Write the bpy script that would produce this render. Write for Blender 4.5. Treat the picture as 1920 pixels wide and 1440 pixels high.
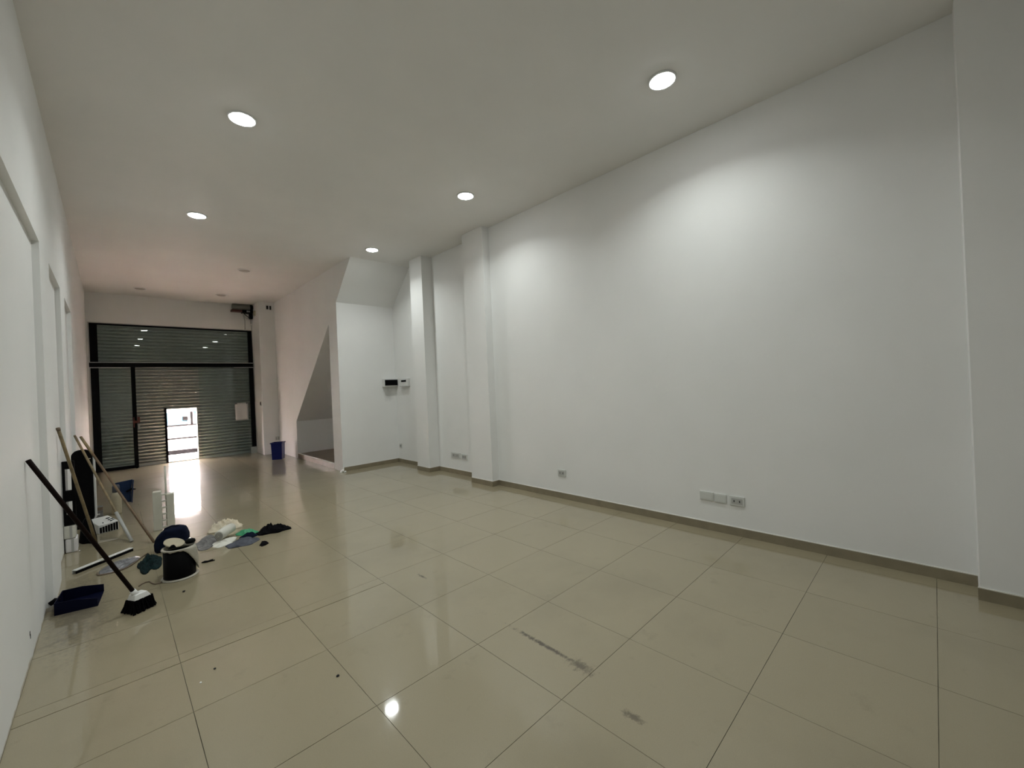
import bpy, bmesh, math, random
from mathutils import Vector, Matrix, noise

# ------------------------------------------------------------------ reset
for o in list(bpy.data.objects):
    bpy.data.objects.remove(o)
SC = bpy.context.scene
COL = SC.collection
random.seed(7)

# ------------------------------------------------------------------ camera
CAM_H = 1.445
F_PX = 772.07
YAW, PIT, ROLL = 0.7726, 0.00178, -0.04352


def cam_dir(x, fwd, up):
    c, s = math.cos(ROLL), math.sin(ROLL)
    x, up = c * x - s * up, s * x + c * up
    c, s = math.cos(PIT), math.sin(PIT)
    fwd, up = c * fwd - s * up, s * fwd + c * up
    c, s = math.cos(YAW), math.sin(YAW)
    return Vector((c * x + s * fwd, -s * x + c * fwd, up))


cam_data = bpy.data.cameras.new('camera')
cam_data.sensor_width = 36.0
cam_data.sensor_fit = 'HORIZONTAL'
cam_data.lens = F_PX / 1920 * 36.0
cam_data.clip_start = 0.02
cam = bpy.data.objects.new('camera', cam_data)
COL.objects.link(cam)
R_, U_, F_ = cam_dir(1, 0, 0), cam_dir(0, 0, 1), cam_dir(0, 1, 0)
cam.matrix_world = Matrix(((R_.x, U_.x, -F_.x, 0), (R_.y, U_.y, -F_.y, 0),
                           (R_.z, U_.z, -F_.z, CAM_H), (0, 0, 0, 1)))
SC.camera = cam

# ------------------------------------------------------------------ world: bright overcast daylight
W = bpy.data.worlds.new('overcast_sky')
SC.world = W
W.use_nodes = True
bg = W.node_tree.nodes['Background']
bg.inputs['Color'].default_value = (1.0, 0.86, 0.85, 1)
bg.inputs['Strength'].default_value = 40.0

# sun on the street and pavement outside, shining along the shop fronts
sun_data = bpy.data.lights.new('sun', 'SUN')
sun_data.energy = 620.0
sun_data.color = (1.0, 0.90, 0.84)
sun_data.angle = math.radians(1.0)
sun = bpy.data.objects.new('sun', sun_data)
COL.objects.link(sun)
sun.location = (20, 16, 18)
sun.rotation_euler = Vector((-0.72, -0.10, -0.68)).to_track_quat('-Z', 'Y').to_euler()

# lamp tuning (used by the downlight builder)
LAMP_W = 11.7
LAMP_COL = (0.94, 1.0, 0.985)
LAMP_SPREAD = math.radians(138)
LAMP_EMIT = 52.0

# light paths long enough for the bounce light of a closed white room
SC.cycles.use_light_tree = False
SC.cycles.sample_clamp_indirect = 150.0
SC.cycles.max_bounces = 6
SC.cycles.diffuse_bounces = 4
SC.cycles.glossy_bounces = 3
SC.cycles.transmission_bounces = 2
SC.cycles.transparent_max_bounces = 8

# ------------------------------------------------------------------ exposure / view
SC.view_settings.view_transform = 'Standard'
SC.view_settings.look = 'None'
SC.view_settings.exposure = 0.0
SC.view_settings.gamma = 1.0
SC.view_settings.use_curve_mapping = False


# ------------------------------------------------------------------ materials
def lin(c):
    return tuple((v / 12.92 if v <= 0.04045 else ((v + 0.055) / 1.055) ** 2.4) for v in c)


def srgb(r, g, b):
    return lin((r / 255, g / 255, b / 255)) + (1,)


def mat(name, col, rough=0.5, metal=0.0, spec=0.5, bump=0.0, bscale=60.0, var=0.0, vscale=6.0,
        emit=None, estr=0.0, vdetail=4, coat=0.0):
    m = bpy.data.materials.new(name)
    m.use_nodes = True
    nt = m.node_tree
    b = nt.nodes['Principled BSDF']
    b.inputs['Base Color'].default_value = col
    b.inputs['Roughness'].default_value = rough
    b.inputs['Metallic'].default_value = metal
    b.inputs['Specular IOR Level'].default_value = spec
    b.inputs['Coat Weight'].default_value = coat
    geo = nt.nodes.new('ShaderNodeTexCoord')
    if var > 0:
        n = nt.nodes.new('ShaderNodeTexNoise')
        n.inputs['Scale'].default_value = vscale
        n.inputs['Detail'].default_value = vdetail
        nt.links.new(geo.outputs['Object'], n.inputs['Vector'])
        hs = nt.nodes.new('ShaderNodeMapRange')
        hs.inputs['From Min'].default_value = 0.3
        hs.inputs['From Max'].default_value = 0.7
        hs.inputs['To Min'].default_value = 1 - var
        hs.inputs['To Max'].default_value = 1 + var
        nt.links.new(n.outputs['Fac'], hs.inputs['Value'])
        mx = nt.nodes.new('ShaderNodeVectorMath')
        mx.operation = 'SCALE'
        mx.inputs[0].default_value = col[:3]
        nt.links.new(hs.outputs['Result'], mx.inputs['Scale'])
        nt.links.new(mx.outputs['Vector'], b.inputs['Base Color'])
    if bump > 0:
        n = nt.nodes.new('ShaderNodeTexNoise')
        n.inputs['Scale'].default_value = bscale
        n.inputs['Detail'].default_value = 5
        nt.links.new(geo.outputs['Object'], n.inputs['Vector'])
        bp = nt.nodes.new('ShaderNodeBump')
        bp.inputs['Strength'].default_value = bump
        bp.inputs['Distance'].default_value = 0.01
        nt.links.new(n.outputs['Fac'], bp.inputs['Height'])
        nt.links.new(bp.outputs['Normal'], b.inputs['Normal'])
    if emit:
        b.inputs['Emission Color'].default_value = emit + (1,)
        b.inputs['Emission Strength'].default_value = estr
    return m


def wall_material(name, col, stains=(), foot=False):
    """white paint; stains = [(centre, radii, strength)] dirty marks fixed on the wall"""
    m = mat(name, col, rough=0.62, spec=0.25, var=0.018, vscale=1.6, vdetail=2)
    nt = m.node_tree
    b = nt.nodes['Principled BSDF']
    src = b.inputs['Base Color'].links[0].from_socket
    g = nt.nodes.new('ShaderNodeNewGeometry')
    for (c, r, st, dirt) in stains:
        v = nt.nodes.new('ShaderNodeVectorMath'); v.operation = 'SUBTRACT'
        v.inputs[1].default_value = c
        nt.links.new(g.outputs['Position'], v.inputs[0])
        d = nt.nodes.new('ShaderNodeVectorMath'); d.operation = 'DIVIDE'
        d.inputs[1].default_value = r
        nt.links.new(v.outputs[0], d.inputs[0])
        n = nt.nodes.new('ShaderNodeTexNoise'); n.inputs['Scale'].default_value = 9; n.inputs['Detail'].default_value = 5
        nt.links.new(g.outputs['Position'], n.inputs['Vector'])
        ln = nt.nodes.new('ShaderNodeVectorMath'); ln.operation = 'LENGTH'
        nt.links.new(d.outputs[0], ln.inputs[0])
        ad = nt.nodes.new('ShaderNodeMath'); ad.operation = 'ADD'
        nt.links.new(ln.outputs['Value'], ad.inputs[0]); nt.links.new(n.outputs['Fac'], ad.inputs[1])
        mr = nt.nodes.new('ShaderNodeMapRange')
        mr.inputs['From Min'].default_value = 0.75; mr.inputs['From Max'].default_value = 1.5
        mr.inputs['To Min'].default_value = st; mr.inputs['To Max'].default_value = 0
        nt.links.new(ad.outputs[0], mr.inputs['Value'])
        mx = nt.nodes.new('ShaderNodeMix'); mx.data_type = 'RGBA'
        nt.links.new(mr.outputs['Result'], mx.inputs['Factor'])
        nt.links.new(src, mx.inputs['A'])
        mx.inputs['B'].default_value = dirt
        src = mx.outputs['Result']
    if foot:   # unpainted, scuffed plaster edge along the floor
        sp = nt.nodes.new('ShaderNodeSeparateXYZ')
        nt.links.new(g.outputs['Position'], sp.inputs[0])
        n = nt.nodes.new('ShaderNodeTexNoise'); n.inputs['Scale'].default_value = 7; n.inputs['Detail'].default_value = 8
        nt.links.new(g.outputs['Position'], n.inputs['Vector'])
        mu = nt.nodes.new('ShaderNodeMath'); mu.operation = 'MULTIPLY_ADD'
        nt.links.new(n.outputs['Fac'], mu.inputs[0]); mu.inputs[1].default_value = -0.085
        nt.links.new(sp.outputs['Z'], mu.inputs[2])
        mr = nt.nodes.new('ShaderNodeMapRange')
        mr.inputs['From Min'].default_value = -0.034; mr.inputs['From Max'].default_value = -0.022
        mr.inputs['To Min'].default_value = 0.75; mr.inputs['To Max'].default_value = 0
        nt.links.new(mu.outputs[0], mr.inputs['Value'])
        mx = nt.nodes.new('ShaderNodeMix'); mx.data_type = 'RGBA'
        nt.links.new(mr.outputs['Result'], mx.inputs['Factor'])
        nt.links.new(src, mx.inputs['A'])
        mx.inputs['B'].default_value = (0.47, 0.40, 0.29, 1)
        src = mx.outputs['Result']
    nt.links.new(src, b.inputs['Base Color'])
    return m


def tile_material(name, base, dark):
    m = bpy.data.materials.new(name)
    m.use_nodes = True
    nt = m.node_tree
    b = nt.nodes['Principled BSDF']
    g = nt.nodes.new('ShaderNodeNewGeometry')
    oi = nt.nodes.new('ShaderNodeObjectInfo')

    def nz(scale, detail=6, rough=0.55):
        n = nt.nodes.new('ShaderNodeTexNoise')
        n.inputs['Scale'].default_value = scale
        n.inputs['Detail'].default_value = detail
        n.inputs['Roughness'].default_value = rough
        nt.links.new(g.outputs['Position'], n.inputs['Vector'])
        return n.outputs['Fac']

    def mr(v, a, bb, c, d):
        r = nt.nodes.new('ShaderNodeMapRange')
        for k, x in zip(('From Min', 'From Max', 'To Min', 'To Max'), (a, bb, c, d)):
            r.inputs[k].default_value = x
        nt.links.new(v, r.inputs['Value'])
        return r.outputs['Result']

    def mix(f, a, c):
        x = nt.nodes.new('ShaderNodeMix'); x.data_type = 'RGBA'
        nt.links.new(f, x.inputs['Factor'])
        if hasattr(a, 'is_linked'):
            nt.links.new(a, x.inputs['A'])
        else:
            x.inputs['A'].default_value = a
        x.inputs['B'].default_value = c
        return x.outputs['Result']

    c = mix(mr(nz(260, 1, 0.7), 0.35, 0.75, 0, 0.35), base, (base[0] * .72, base[1] * .72, base[2] * .70, 1))
    c = mix(mr(oi.outputs['Random'], 0, 1, 0, 0.16), c, (base[0] * .78, base[1] * .8, base[2] * .78, 1))
    # dusty, dirty patches
    c = mix(mr(nz(0.9, 5, 0.62), 0.48, 0.72, 0, 0.30), c, dark)
    c = mix(mr(nz(5.5, 5, 0.7), 0.60, 0.78, 0, 0.35), c, dark)
    sp = nt.nodes.new('ShaderNodeSeparateXYZ')
    nt.links.new(g.outputs['Position'], sp.inputs[0])

    streak_noise = nz(38, 4, .7)

    def streak(cx, cy, rx, ry, amt, col):
        nonlocal c
        v = nt.nodes.new('ShaderNodeVectorMath'); v.operation = 'SUBTRACT'
        v.inputs[1].default_value = (cx, cy, 0)
        nt.links.new(g.outputs['Position'], v.inputs[0])
        d = nt.nodes.new('ShaderNodeVectorMath'); d.operation = 'DIVIDE'
        d.inputs[1].default_value = (rx, ry, 1)
        nt.links.new(v.outputs[0], d.inputs[0])
        ln = nt.nodes.new('ShaderNodeVectorMath'); ln.operation = 'LENGTH'
        nt.links.new(d.outputs[0], ln.inputs[0])
        ad = nt.nodes.new('ShaderNodeMath'); ad.operation = 'MULTIPLY_ADD'
        nt.links.new(streak_noise, ad.inputs[0]); ad.inputs[1].default_value = 1.9
        nt.links.new(ln.outputs['Value'], ad.inputs[2])
        c = mix(mr(ad.outputs[0], 1.15, 1.7, amt, 0), c, col)
    streak(1.672, 1.56, 0.024, 0.40, 0.95, (0.07, 0.055, 0.035, 1))     # dragged scrape along X = 1.67
    streak(1.668, 1.30, 0.055, 0.12, 0.85, (0.10, 0.08, 0.05, 1))
    streak(1.674, 2.80, 0.018, 0.09, 0.9, (0.07, 0.055, 0.035, 1))
    streak(1.56, 0.95, 0.035, 0.08, 0.8, (0.10, 0.08, 0.05, 1))
    streak(2.0, 3.75, 0.10, 0.06, 0.35, (0.16, 0.14, 0.10, 1))
    streak(-0.20, 4.25, 0.25, 1.1, 0.7, (0.15, 0.13, 0.10, 1))         # swept dust by the left wall
    nt.links.new(c, b.inputs['Base Color'])
    rg = mr(nz(3.2, 4, 0.68), 0.30, 0.75, 0.02, 0.09)
    nt.links.new(rg, b.inputs['Coat Roughness'])
    b.inputs['Coat Weight'].default_value = 1.0          # polished glaze
    b.inputs['Roughness'].default_value = 0.36            # hazy, dusty body
    b.inputs['Specular IOR Level'].default_value = 0.25
    bp = nt.nodes.new('ShaderNodeBump')
    bp.inputs['Strength'].default_value = 0.05
    bp.inputs['Distance'].default_value = 0.003
    nt.links.new(nz(3.0, 1, 0.5), bp.inputs['Height'])
    nt.links.new(bp.outputs['Normal'], b.inputs['Normal'])
    return m


def grout_material():
    m = bpy.data.materials.new('grout')
    m.use_nodes = True
    nt = m.node_tree
    b = nt.nodes['Principled BSDF']
    g = nt.nodes.new('ShaderNodeNewGeometry')
    n = nt.nodes.new('ShaderNodeTexNoise')
    n.inputs['Scale'].default_value = 1.7
    n.inputs['Detail'].default_value = 4
    nt.links.new(g.outputs['Position'], n.inputs['Vector'])
    r = nt.nodes.new('ShaderNodeValToRGB')
    r.color_ramp.elements[0].position = 0.40
    r.color_ramp.elements[0].color = (0.03, 0.025, 0.015, 1)
    r.color_ramp.elements[1].position = 0.55
    r.color_ramp.elements[1].color = (0.22, 0.20, 0.145, 1)
    nt.links.new(n.outputs['Fac'], r.inputs[0])
    nt.links.new(r.outputs[0], b.inputs['Base Color'])
    b.inputs['Roughness'].default_value = 0.9
    return m


def pane_material(name, tint=(0.93, 0.97, 0.95), refl=1.0):
    """thin window pane: fresnel reflection over clear transmission"""
    m = bpy.data.materials.new(name)
    m.use_nodes = True
    nt = m.node_tree
    nt.nodes.remove(nt.nodes['Principled BSDF'])
    out = nt.nodes['Material Output']
    tr = nt.nodes.new('ShaderNodeBsdfTransparent')
    tr.inputs['Color'].default_value = tint + (1,)
    gl = nt.nodes.new('ShaderNodeBsdfGlossy')
    gl.inputs['Roughness'].default_value = 0.0
    fr = nt.nodes.new('ShaderNodeFresnel')
    fr.inputs['IOR'].default_value = 1.5
    mx = nt.nodes.new('ShaderNodeMixShader')
    nt.links.new(fr.outputs[0], mx.inputs[0])
    nt.links.new(tr.outputs[0], mx.inputs[1])
    nt.links.new(gl.outputs[0], mx.inputs[2])
    nt.links.new(mx.outputs[0], out.inputs['Surface'])
    return m


WHITE = (0.80, 0.80, 0.785, 1)
M = {}
M['wall'] = wall_material('white_wall_paint', WHITE)
M['wall_left'] = wall_material('white_wall_paint_scuffed', WHITE, foot=True)
M['wall_part'] = wall_material('white_wall_paint_smudged', WHITE,
                               stains=[((3.93, 7.55, 1.38), (0.13, 0.3, 0.17), 0.35, (0.25, 0.25, 0.24, 1))])
M['ceiling'] = wall_material('ceiling_paint', (0.77, 0.76, 0.735, 1))
M['soffit'] = wall_material('stair_soffit_paint', (0.74, 0.73, 0.70, 1))
M['tile'] = tile_material('polished_beige_tile', (0.335, 0.288, 0.190, 1), (0.165, 0.140, 0.090, 1))
M['grout'] = grout_material()
M['skirt'] = mat('beige_skirting_tile', (0.235, 0.20, 0.135, 1), rough=0.30, var=0.10, vscale=9)
M['caulk'] = mat('pale_skirting_filler', (0.72, 0.70, 0.65, 1), rough=0.8, var=0.1)
M['niche'] = mat('brown_niche_floor', (0.20, 0.155, 0.11, 1), rough=0.45, var=0.15, vscale=5)
M['slat'] = mat('galvanised_shutter_slat', (0.55, 0.56, 0.53, 1), rough=0.5, metal=0.1, var=0.10, vscale=3)
M['blackmetal'] = mat('black_aluminium', (0.004, 0.004, 0.0045, 1), spec=0.06, rough=0.45)
M['alu'] = mat('bare_aluminium', (0.45, 0.44, 0.42, 1), rough=0.35, metal=0.8)
M['pane'] = pane_material('clear_glass_pane')
M['white_plastic'] = mat('white_plastic', (0.72, 0.72, 0.70, 1), rough=0.35)
M['plate'] = mat('socket_plate_plastic', (0.62, 0.63, 0.60, 1), rough=0.4)
M['plate_dark'] = mat('socket_insert_plastic', (0.42, 0.42, 0.40, 1), rough=0.4)
M['hole'] = mat('dark_opening', (0.01, 0.01, 0.01, 1), rough=0.8)
M['offlamp'] = mat('unlit_lamp_diffuser', (0.40, 0.38, 0.35, 1), rough=0.5)
M['trimring'] = mat('lamp_trim_ring', (0.75, 0.75, 0.75, 1), rough=0.4)
M['lamp'] = mat('lit_lamp_diffuser', (0.9, 0.9, 0.9, 1), emit=(0.97, 1.0, 0.985), estr=LAMP_EMIT)
M['lamp'].cycles.emission_sampling = 'FRONT'
M['bamboo'] = mat('pale_wood_handle', (0.20, 0.15, 0.075, 1), rough=0.55, var=0.3, vscale=14)
M['brownwood'] = mat('brown_wood_handle', (0.13, 0.08, 0.04, 1), rough=0.5, var=0.3, vscale=14)
M['darkhandle'] = mat('dark_brown_handle', (0.008, 0.004, 0.003, 1), spec=0.06, rough=0.6)
M['bristle'] = mat('black_bristle', (0.002, 0.002, 0.0025, 1), spec=0.06, rough=0.9)
M['navy'] = mat('navy_plastic', (0.003, 0.004, 0.017, 1), spec=0.06, rough=0.4)
M['blue'] = mat('blue_dustpan_plastic', (0.010, 0.024, 0.065, 1), spec=0.18, rough=0.4)
M['binblue'] = mat('blue_bin_plastic', (0.006, 0.012, 0.11, 1), spec=0.18, rough=0.4)
M['blackpad'] = mat('black_pad_cover', (0.004, 0.004, 0.0045, 1), spec=0.06, rough=0.7, bump=0.3, bscale=120)
M['black'] = mat('black_plastic', (0.0025, 0.0025, 0.003, 1), spec=0.06, rough=0.5)
M['cream'] = mat('cream_cotton', (0.62, 0.55, 0.42, 1), rough=0.95, bump=0.4, bscale=40, var=0.12, vscale=10)
M['whitebag'] = mat('white_plastic_bag', (0.66, 0.65, 0.58, 1), rough=0.5, var=0.08, vscale=12)
M['greycloth'] = mat('grey_cloth', (0.17, 0.165, 0.16, 1), rough=0.95, var=0.35, vscale=22)
M['bluegrey'] = mat('blue_grey_cloth', (0.085, 0.09, 0.11, 1), spec=0.18, rough=0.95, var=0.3, vscale=16)
M['navycloth'] = mat('navy_cloth', (0.006, 0.009, 0.022, 1), spec=0.06, rough=0.9, var=0.3, vscale=16)
M['blackcloth'] = mat('black_cloth', (0.004, 0.004, 0.005, 1), spec=0.06, rough=0.8, var=0.4, vscale=20)
M['green'] = mat('green_plastic_sheet', (0.03, 0.26, 0.12, 1), rough=0.5, var=0.2, vscale=14)
M['teal'] = mat('dark_teal_netting', (0.002, 0.013, 0.014, 1), spec=0.18, rough=0.8, bump=0.8, bscale=60, var=0.5, vscale=30)
M['greyfilm'] = mat('grey_plastic_film', (0.17, 0.17, 0.18, 1), rough=0.35, var=0.25, vscale=18)
M['liner'] = mat('translucent_bag_film', (0.40, 0.375, 0.31, 1), rough=0.4, var=0.12, vscale=14)
M['cord'] = mat('tan_cord', (0.16, 0.115, 0.08, 1), rough=0.8)
M['beige'] = mat('beige_plastic', (0.42, 0.37, 0.26, 1), rough=0.5, var=0.1)
M['chrome'] = mat('chrome', (0.8, 0.8, 0.8, 1), rough=0.12, metal=1.0)
M['rust'] = mat('red_brown_motor_paint', (0.10, 0.022, 0.014, 1), rough=0.5)
M['motor'] = mat('grey_motor_housing', (0.22, 0.215, 0.19, 1), rough=0.45, metal=0.3)
M['paper'] = mat('white_paper', (0.72, 0.70, 0.70, 1), rough=0.8)
M['plaster'] = mat('white_plaster_chip', (0.85, 0.84, 0.80, 1), rough=0.9)
M['crate'] = mat('white_crate_plastic', (0.58, 0.57, 0.49, 1), rough=0.5, var=0.06)
M['pavement'] = mat('pale_pavement', (0.62, 0.50, 0.46, 1), rough=0.85, var=0.1, vscale=2)
M['asphalt'] = mat('street_asphalt', (0.20, 0.19, 0.19, 1), rough=0.9, var=0.15, vscale=3)
M['carpaint'] = mat('white_car_paint', (0.80, 0.80, 0.80, 1), rough=0.25, coat=0.6)
M['carglass'] = mat('car_window_glass', (0.006, 0.030, 0.050, 1), rough=0.04, spec=0.5)
M['tyre'] = mat('tyre_rubber', (0.015, 0.015, 0.015, 1), rough=0.85)
M['facade'] = mat('street_facade_plaster', (0.62, 0.58, 0.54, 1), rough=0.9, var=0.08, vscale=1)


# ------------------------------------------------------------------ mesh helpers
def bm_box(bm, x0, x1, y0, y1, z0, z1):
    v = [bm.verts.new(p) for p in ((x0, y0, z0), (x1, y0, z0), (x1, y1, z0), (x0, y1, z0),
                                   (x0, y0, z1), (x1, y0, z1), (x1, y1, z1), (x0, y1, z1))]
    for f in ((0, 3, 2, 1), (4, 5, 6, 7), (0, 1, 5, 4), (1, 2, 6, 5), (2, 3, 7, 6), (3, 0, 4, 7)):
        bm.faces.new([v[i] for i in f])
    return v


def bm_prism(bm, pts, axis, a, b):
    """extrude polygon pts (2D) along axis between a and b. axis 'x': pts=(y,z); 'y': (x,z); 'z': (x,y)"""
    def P(p, t):
        if axis == 'x':
            return (t, p[0], p[1])
        if axis == 'y':
            return (p[0], t, p[1])
        return (p[0], p[1], t)
    A = [bm.verts.new(P(p, a)) for p in pts]
    B = [bm.verts.new(P(p, b)) for p in pts]
    bm.faces.new(A)
    bm.faces.new(B[::-1])
    n = len(pts)
    for i in range(n):
        j = (i + 1) % n
        bm.faces.new((A[j], A[i], B[i], B[j]))
    bmesh.ops.recalc_face_normals(bm, faces=bm.faces)


def bm_tube(bm, pts, rad, seg=10, cap=True):
    pts = [Vector(p) for p in pts]
    n = len(pts)
    rads = rad if isinstance(rad, (list, tuple)) else [rad] * n
    rings = []
    ref = None
    for i, p in enumerate(pts):
        d = (pts[min(i + 1, n - 1)] - pts[max(i - 1, 0)]).normalized()
        if ref is None:
            ref = Vector((0, 0, 1)) if abs(d.z) < 0.9 else Vector((1, 0, 0))
        s = d.cross(ref).normalized()
        ref = s.cross(d).normalized()
        rings.append([bm.verts.new(p + (s * math.cos(2 * math.pi * k / seg) + ref * math.sin(2 * math.pi * k / seg)) * rads[i])
                      for k in range(seg)])
    for a, b in zip(rings, rings[1:]):
        for k in range(seg):
            bm.faces.new((a[k], a[(k + 1) % seg], b[(k + 1) % seg], b[k]))
    if cap:
        bm.faces.new(rings[0][::-1])
        bm.faces.new(rings[-1])
    bmesh.ops.recalc_face_normals(bm, faces=bm.faces)


def bm_lathe(bm, prof, c=(0, 0, 0), seg=28, squash=(1, 1)):
    rings = []
    for r, z in prof:
        rings.append([bm.verts.new((c[0] + r * squash[0] * math.cos(2 * math.pi * k / seg),
                                    c[1] + r * squash[1] * math.sin(2 * math.pi * k / seg), c[2] + z)) for k in range(seg)])
    for a, b in zip(rings, rings[1:]):
        for k in range(seg):
            bm.faces.new((a[k], a[(k + 1) % seg], b[(k + 1) % seg], b[k]))
    if prof[0][0] > 1e-5:
        bm.faces.new(rings[0][::-1])
    if prof[-1][0] > 1e-5:
        bm.faces.new(rings[-1])
    bmesh.ops.remove_doubles(bm, verts=bm.verts, dist=1e-6)
    bmesh.ops.recalc_face_normals(bm, faces=bm.faces)


def obj(name, bm, m, parent=None, smooth=False, bevel=0.0):
    me = bpy.data.meshes.new(name)
    bm.to_mesh(me)
    bm.free()
    me.materials.append(M[m] if isinstance(m, str) else m)
    if smooth:
        for p in me.polygons:
            p.use_smooth = True
    o = bpy.data.objects.new(name, me)
    COL.objects.link(o)
    if parent is not None:
        o.parent = parent
    if bevel > 0:
        md = o.modifiers.new('bevel', 'BEVEL')
        md.width = bevel
        md.segments = 2
        md.limit_method = 'ANGLE'
    return o


def box(name, x0, x1, y0, y1, z0, z1, m, parent=None, bevel=0.0):
    bm = bmesh.new()
    bm_box(bm, min(x0, x1), max(x0, x1), min(y0, y1), max(y0, y1), min(z0, z1), max(z0, z1))
    return obj(name, bm, m, parent, bevel=bevel)


def prism(name, pts, axis, a, b, m, parent=None, bevel=0.0):
    bm = bmesh.new()
    bm_prism(bm, pts, axis, a, b)
    return obj(name, bm, m, parent, bevel=bevel)


def tube(name, pts, rad, m, parent=None, seg=10):
    bm = bmesh.new()
    bm_tube(bm, pts, rad, seg)
    return obj(name, bm, m, parent, smooth=True)


def lathe(name, prof, m, parent=None, c=(0, 0, 0), seg=28, smooth=True, squash=(1, 1)):
    bm = bmesh.new()
    bm_lathe(bm, prof, c, seg, squash)
    return obj(name, bm, m, parent, smooth=smooth)


def link(o, parent):
    """parent keeping the world placement (parts are modelled in world space)"""
    o.parent = parent
    o.matrix_parent_inverse = parent_matrix(parent).inverted()
    return o


def parent_matrix(p):
    m = Matrix.LocRotScale(p.location, p.rotation_euler, p.scale)
    return m


def tag(o, label, cat=None, group=None, kind=None):
    o['label'] = label
    if cat:
        o['category'] = cat
    if group:
        o['group'] = group
    if kind:
        o['kind'] = kind
    return o


def thing(name, label, cat, loc=(0, 0, 0), rotz=0.0, group=None, kind=None):
    o = bpy.data.objects.new(name, None)
    o.empty_display_size = 0.05
    o.location = loc
    o.rotation_euler = (0, 0, rotz)
    COL.objects.link(o)
    return tag(o, label, cat, group, kind)


def copy_tree(o, parent=None):
    c = o.copy()
    COL.objects.link(c)
    if parent is not None:
        c.parent = parent
    for ch in list(o.children):
        copy_tree(ch, c)
    return c


def crumple(name, c, rx, ry, h, m, parent=None, seed=0, rot=0.0, nu=34, nv=26, freq=9.0, edge=0.35, fold=0.6, ridge=0.0):
    """a crumpled cloth / bag: domed sheet with folds and an irregular outline, closed underneath"""
    bm = bmesh.new()
    off = Vector((seed * 3.1, seed * 1.7, seed * 0.9))
    cr, sr = math.cos(rot), math.sin(rot)
    rows = []
    for i in range(nv + 1):
        t = i / nv
        row = []
        for k in range(nu):
            a = 2 * math.pi * k / nu
            e = 1 + edge * noise.noise(Vector((math.cos(a) * 1.6, math.sin(a) * 1.6, seed)) + off)
            r = t * e
            x, y = r * math.cos(a) * rx, r * math.sin(a) * ry
            q = Vector((x * freq, y * freq, 0)) + off
            f = 1 - abs(noise.noise(q)) * 2.0
            f2 = noise.noise(q * 2.7)
            dome = max(0.0, 1 - t ** 2.2)
            z = h * (dome * (1 - fold) + fold * max(0, f * 0.75 + f2 * 0.35) * (0.25 + 0.75 * dome)) + ridge * h * max(0, math.sin(x * 60)) * dome
            if i == nv:
                z = 0.0
            else:
                z = max(z, 0.004)
            row.append(bm.verts.new((c[0] + x * cr - y * sr, c[1] + x * sr + y * cr, c[2] + z)))
        rows.append(row)
    for a, b in zip(rows, rows[1:]):
        for k in range(nu):
            bm.faces.new((a[k], b[k], b[(k + 1) % nu], a[(k + 1) % nu]))
    bm.faces.new(rows[-1][::-1])
    bmesh.ops.remove_doubles(bm, verts=bm.verts, dist=1e-5)
    bmesh.ops.recalc_face_normals(bm, faces=bm.faces)
    return obj(name, bm, m, parent, smooth=True)


# ================================================================== THE SETTING
XL, XLR = -0.33, -0.367           # left wall: piers and header / recess backs
XR, XB = 4.0, 4.1                 # right wall / bay wall
YB, YF = -0.95, 12.10             # back wall / front wall
ZC = 3.74
XS = 2.98                         # stair enclosure side
YP = 7.55                         # partition
# ---- floor: grout bed + tiles
floor = box('floor', -0.6, 4.5, YB - 0.3, 12.5, -0.12, -0.003, 'grout')
tag(floor, 'polished beige tile floor of the empty shop', kind='structure')
X_LINES = [-0.367] + [0.230 + 0.6 * i for i in range(7)] + [4.10]
Y_LINES = [2.433 + 0.6 * j for j in range(-6, 17)]
Y_LINES = [YB] + [y for y in Y_LINES if y > YB + 0.05 and y < 12.25] + [12.30]
GAP = 0.0012
tile_cache = {}


def floor_tile(x0, x1, y0, y1):
    w, d = round(x1 - x0 - 2 * GAP, 4), round(y1 - y0 - 2 * GAP, 4)
    if (w, d) not in tile_cache:
        bm = bmesh.new()
        bm_box(bm, -w / 2, w / 2, -d / 2, d / 2, -0.008, 0.0)
        me = bpy.data.meshes.new('floor_tile')
        bm.to_mesh(me)
        bm.free()
        me.materials.append(M['tile'])
        tile_cache[(w, d)] = me
    o = bpy.data.objects.new('floor_tile', tile_cache[(w, d)])
    o.location = ((x0 + x1) / 2, (y0 + y1) / 2, random.uniform(-0.0003, 0.0))
    o.rotation_euler = (random.uniform(-.0004, .0004), random.uniform(-.0004, .0004), 0)
    COL.objects.link(o)
    o.parent = floor


for ix in range(len(X_LINES) - 1):
    for iy in range(len(Y_LINES) - 1):
        x0, x1, y0, y1 = X_LINES[ix], X_LINES[ix + 1], Y_LINES[iy], Y_LINES[iy + 1]
        if y0 < 2.5 < y1 and x1 < 1.6:          # the cut strip with the dark joint at Y = 2.93
            floor_tile(x0, x1, y0, 2.931)
            floor_tile(x0, x1, 2.934, y1)
        else:
            floor_tile(x0, x1, y0, y1)

# ---- ceiling
ceiling = box('ceiling', -0.7, 4.5, YB - 0.3, 12.5, ZC, ZC + 0.2, 'ceiling')
tag(ceiling, 'flat white painted ceiling with round downlights', kind='structure')

# ---- left wall with shallow recesses
wl = box('wall_left', XLR - 0.25, XLR, YB - 0.3, 12.5, 0, ZC, 'wall_left')
tag(wl, 'white left wall with shallow tall recesses', kind='structure')
box('header', XLR, XL, YB, 12.15, 2.60, ZC, 'wall_left', wl)
for (a, b) in ((YB, 0.4), (4.37, 5.0), (6.02, 6.55), (7.55, 12.15)):
    box('pier', XLR, XL, a, b, 0, 2.60, 'wall_left', wl)
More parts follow.
